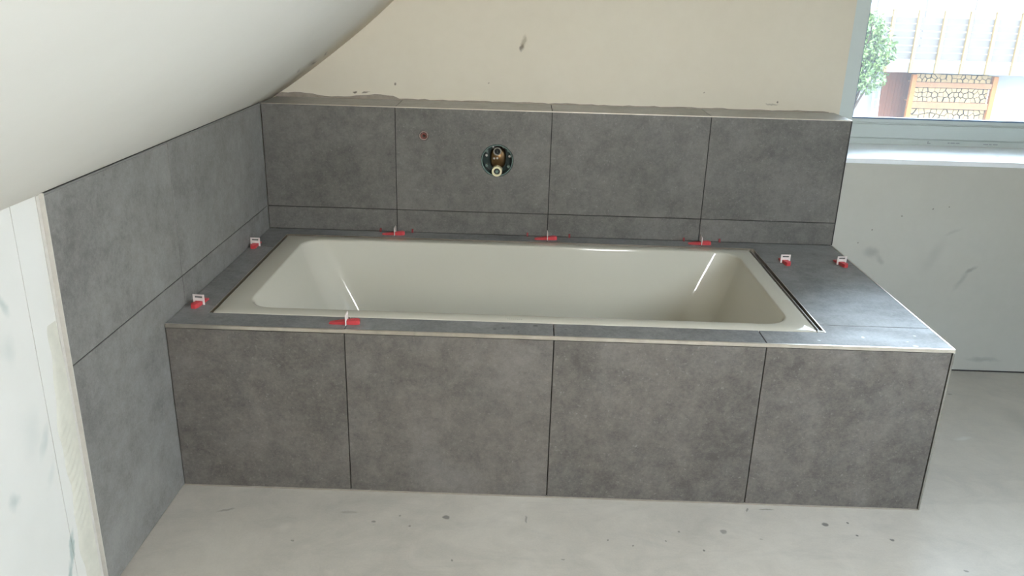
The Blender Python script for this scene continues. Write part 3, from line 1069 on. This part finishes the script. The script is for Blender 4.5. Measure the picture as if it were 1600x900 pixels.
def wood(name, a, b):
    t = NT(name)
    g = t.noise(9, 4, 0.6, stretch=((6, 1, 0.6), (0, 0, 0)))
    t.set(t.ramp(g, [(0.3, a), (0.7, b)]), 0.7, 0, 0.3)
    return t.m


M['orange_wood'] = wood('orange_larch', srgb(104, 58, 10), srgb(126, 75, 20))
M['beam_wood'] = wood('brown_larch', srgb(87, 53, 26), srgb(109, 76, 45))
M['plank_wood'] = wood('red_brown_plank', srgb(74, 39, 21), srgb(93, 51, 29))


def leaf_material():
    t = NT('green_leaves')
    t.set(t.ramp(t.noise(7, 3), [(0.3, srgb(33, 55, 21)), (0.7, srgb(79, 96, 42))]), 0.5, 0, 0.4)
    return t.m


M['leaf'] = leaf_material()

struct(boxes('ground', M['ground'], [(-12, 45, 1.6, 45, -2.7, -2.6)]))
hs = empty('neighbouring_house', (11.5, 19.4, -2.6))
tag(hs, 'white rendered house beyond the window with slatted wooden balcony', 'house')


def hbox(name, mat, lst, parent=hs, bevel=0.0):
    return boxes(name, mat, [(a - 11.5, b - 11.5, c - 19.4, d - 19.4, e + 2.6, f + 2.6) for (a, b, c, d, e, f) in lst], parent, bevel)


hbox('facade', M['facade'], [(2, 24, 19.4, 24, -2.6, 3.1)])
hbox('balcony_slab', M['facade'], [(7.8, 20, 18.02, 19.4, -0.126, 0.075)])
for x in (8.35, 9.55, 10.75, 11.95, 13.15):
    hbox('cladding_batten', M['weathered'], [(x, x + 0.03, 19.385, 19.4, 0.3, 3.1)])
hbox('top_rail', M['post_wood'], [(8.2, 15, 17.94, 18.04, 1.262, 1.29)])
for k in range(10):
    x = 8.82 + 0.59 * k
    hbox('post', M['post_wood'], [(x - 0.035, x + 0.035, 17.93, 18.0, -0.125, 1.262)])
for (z0, z1) in [(.979, 1.106), (.825, .9586), (.667, .7955), (.4965, .64), (.3458, .4664), (.179, .3156)]:
    hbox('rail_board', M['weathered'], [(8.2, 15, 18.005, 18.03, z0, z1)])
hbox('rail_sill', M['white_paint'], [(8.2, 15, 18.0, 18.02, .1, .15)])
for k in range(9):
    x = 10.005 + 0.081 * k
    hbox('wall_plank', M['plank_wood'], [(x, x + 0.077, 19.36 + 0.004 * (k % 2), 19.4, -2.6, -0.13)])

rk = empty('firewood_rack', (11.46, 18.75, -2.6))
tag(rk, 'orange timber rack holding firewood under the balcony', 'rack')


def rbox(name, mat, lst, bevel=0.0):
    return boxes(name, mat, [(a - 11.46, b - 11.46, c - 18.75, d - 18.75, e + 2.6, f + 2.6) for (a, b, c, d, e, f) in lst], rk, bevel)


for x in (10.415, 12.388):
    rbox('post', M['orange_wood'], [(x, x + 0.115, 18.68, 18.78, -2.6, -0.22)], 0.006)
shelf_z = [(-0.52, -0.397), (-1.027, -0.869), (-1.56, -1.42)]
for (z0, z1) in shelf_z:
    rbox('beam', M['beam_wood'], [(10.532, 12.386, 18.70, 18.75, z0, z1)], 0.004)
    rbox('shelf', M['beam_wood'], [(10.532, 12.386, 18.752, 19.2, z1 - 0.03, z1 - 0.001)])
rbox('back_board', M['bark'], [(10.72, 12.46, 19.22, 19.25, -2.6, -0.22)])
rbox('side_board', M['beam_wood'], [(12.395, 12.43, 18.79, 19.21, -2.6, -0.22)])
rbox('brace', M['white_paint'], [(12.335, 12.352, 18.72, 18.74, -0.868, -0.54)])

def clip_poly(poly, mx, my, dx, dy):
    """keep the side of the line through (mx, my) facing away from (dx, dy)"""
    out = []
    for a, b in zip(poly, poly[1:] + poly[:1]):
        da = (a[0] - mx) * dx + (a[1] - my) * dy
        db = (b[0] - mx) * dx + (b[1] - my) * dy
        if da <= 0:
            out.append(a)
        if da * db < 0:
            t_ = da / (da - db)
            out.append((a[0] + (b[0] - a[0]) * t_, a[1] + (b[1] - a[1]) * t_))
    return out


ORD = ('first second third fourth fifth sixth seventh eighth ninth tenth eleventh twelfth thirteenth fourteenth fifteenth').split()
shelf_top = (-0.20, -0.525, -1.032)
for s, (nrow, lab, grp) in enumerate([(2, 'firewood on the shaded top shelf', 'firewood logs on the top shelf'),
                                      (3, 'pale firewood on the middle shelf', 'firewood logs on the middle shelf'),
                                      (3, 'pale firewood on the lowest visible shelf', 'firewood logs on the lowest visible shelf')]):
    z0, z1 = shelf_z[s][1], shelf_top[s]
    x0, x1 = 10.534, 12.384
    ph = (z1 - z0) / nrow
    seeds = []
    for r_ in range(nrow):
        n_ = 14 + r_ % 2
        pw = (x1 - x0) / n_
        for k in range(n_):
            seeds.append((x0 + pw * (k + 0.5 + R.uniform(-.36, .36)), z0 + ph * (r_ + 0.5 + R.uniform(-.34, .34)), r_, k))
    for (sx, sz, r_, k) in seeds:
        poly = [(x0, z0), (x1, z0), (x1, z1), (x0, z1)]
        for (ox, oz, _r, _k) in seeds:
            if (ox, oz) != (sx, sz) and poly:
                poly = clip_poly(poly, (sx + ox) / 2, (sz + oz) / 2, ox - sx, oz - sz)
        # shrink the cell to leave dark gaps, keep it resting low
        gx, gz = sum(p_[0] for p_ in poly) / len(poly), sum(p_[1] for p_ in poly) / len(poly)
        zb = min(p_[1] for p_ in poly)
        k_ = R.uniform(0.80, 0.92)
        pts = []
        for a, b in zip(poly, poly[1:] + poly[:1]):
            if math.hypot(a[0] - b[0], a[1] - b[1]) > 0.012:
                pts.append(((a[0] - gx) * k_, (a[1] - gz) * k_))
        if len(pts) < 3:
            continue
        low = min(p_[1] for p_ in pts)
        bm = bmesh.new()
        prism(bm, pts, 'y', 0.0, 0.32, 0)
        bm.faces.ensure_lookup_table()
        bm.faces[0].material_index = 1
        bm.faces[1].material_index = 1
        o = make('firewood_log', bm, [M['bark'], M['log_end']])
        o.location = (gx, 18.765 + R.uniform(0, 0.03), gz - min(0.006, (gz + low) - zb))
        row = (('lower', 'upper') if nrow == 2 else ('bottom', 'middle', 'top'))[r_]
        tag(o, '%s, %s row, %s log from the left' % (lab, row, ORD[k]), 'firewood', grp)

# ladder leaning on the facade
ld = empty('ladder', (9.83, 18.95, -2.6))
tag(ld, 'narrow white ladder standing beside the brown plank wall', 'ladder')
for x in (-0.07, 0.07):
    bm = bmesh.new()
    tube(bm, (x, 0, 0), (x, 0.28, 1.9), 0.022, seg=10)
    make('rail', bm, M['white_paint'], ld)
for k in range(7):
    z = 0.2 + 0.25 * k
    bm = bmesh.new()
    tube(bm, (-0.07, 0.28 * z / 1.9, z), (0.07, 0.28 * z / 1.9, z), 0.014, seg=8)
    make('rung', bm, M['white_paint'], ld)
# white hoop, the back of a garden seat
hp = empty('garden_hoop', (9.22, 18.5, -2.6))
tag(hp, 'rounded white tube hoop standing on the yard left of the ladder', 'hoop')
bm = bmesh.new()
pts = [(-0.11, 0.0)] + [(-0.11, 1.50)] + [(-0.06 - 0.05 * math.cos(a), 1.50 + 0.06 * math.sin(a)) for a in (0.5, 1.0, 1.57)] + \
      [(0.06 + 0.05 * math.sin(a), 1.50 + 0.06 * math.cos(a)) for a in (0.0, 0.5, 1.0)] + [(0.11, 1.50), (0.11, 0.0)]
for a, b in zip(pts, pts[1:]):
    tube(bm, (a[0], 0, a[1]), (b[0], 0, b[1]), 0.014, seg=8)
make('hoop_tube', bm, M['white_paint'], hp)

# leafy tree in front of the house
tr = empty('leafy_tree', (8.35, 17.0, -2.6))
tag(tr, 'leafy green tree at the left edge of the window view', 'tree')
bm = bmesh.new()
tube(bm, (0, 0, 0), (0.05, 0, 1.7), 0.07, 0.05, seg=10)
for (dx, dy, dz) in [(0.5, 0.1, 3.4), (-0.4, 0.2, 3.5), (0.1, -0.3, 3.6), (0.45, -0.1, 2.6), (-0.4, -0.1, 2.8)]:
    tube(bm, (0.05, 0, 1.6), (dx, dy, dz), 0.035, 0.012, seg=8)
make('trunk', bm, M['bark'], tr)
bm = bmesh.new()
blobs = [(0.0, 0, 3.15, .72, .55, .62), (0.35, 0, 3.0, .45, .4, .40), (0.15, 0, 2.45, .55, .5, .38), (-0.3, 0, 2.6, .6, .5, .5), (0.05, 0, 3.5, .45, .4, .35)]
for k in range(3600):
    b = R.choice(blobs)
    while True:
        u = Vector((R.uniform(-1, 1), R.uniform(-1, 1), R.uniform(-1, 1)))
        if 0.25 < u.length < 1:
            break
    c = Vector((b[0] + u.x * b[3], b[1] + u.y * b[4], b[2] + u.z * b[5]))
    l_ = Vector((R.uniform(-1, 1), R.uniform(-1, 1), R.uniform(-1.2, 0.4))).normalized()
    s_ = l_.orthogonal().normalized()
    s_ = Matrix.Rotation(R.uniform(0, 6.28), 3, l_) @ s_
    L_, W_ = R.uniform(.09, .15), R.uniform(.022, .035)
    up = l_.cross(s_) * 0.01
    a = bm.verts.new(c)
    e = bm.verts.new(c + l_ * L_)
    f1 = bm.verts.new(c + l_ * L_ * .45 + s_ * W_ + up)
    f2 = bm.verts.new(c + l_ * L_ * .45 - s_ * W_ + up)
    bm.faces.new((a, f1, e))
    bm.faces.new((a, e, f2))
o = make('foliage', bm, M['leaf'], tr)
o['kind'] = 'stuff'
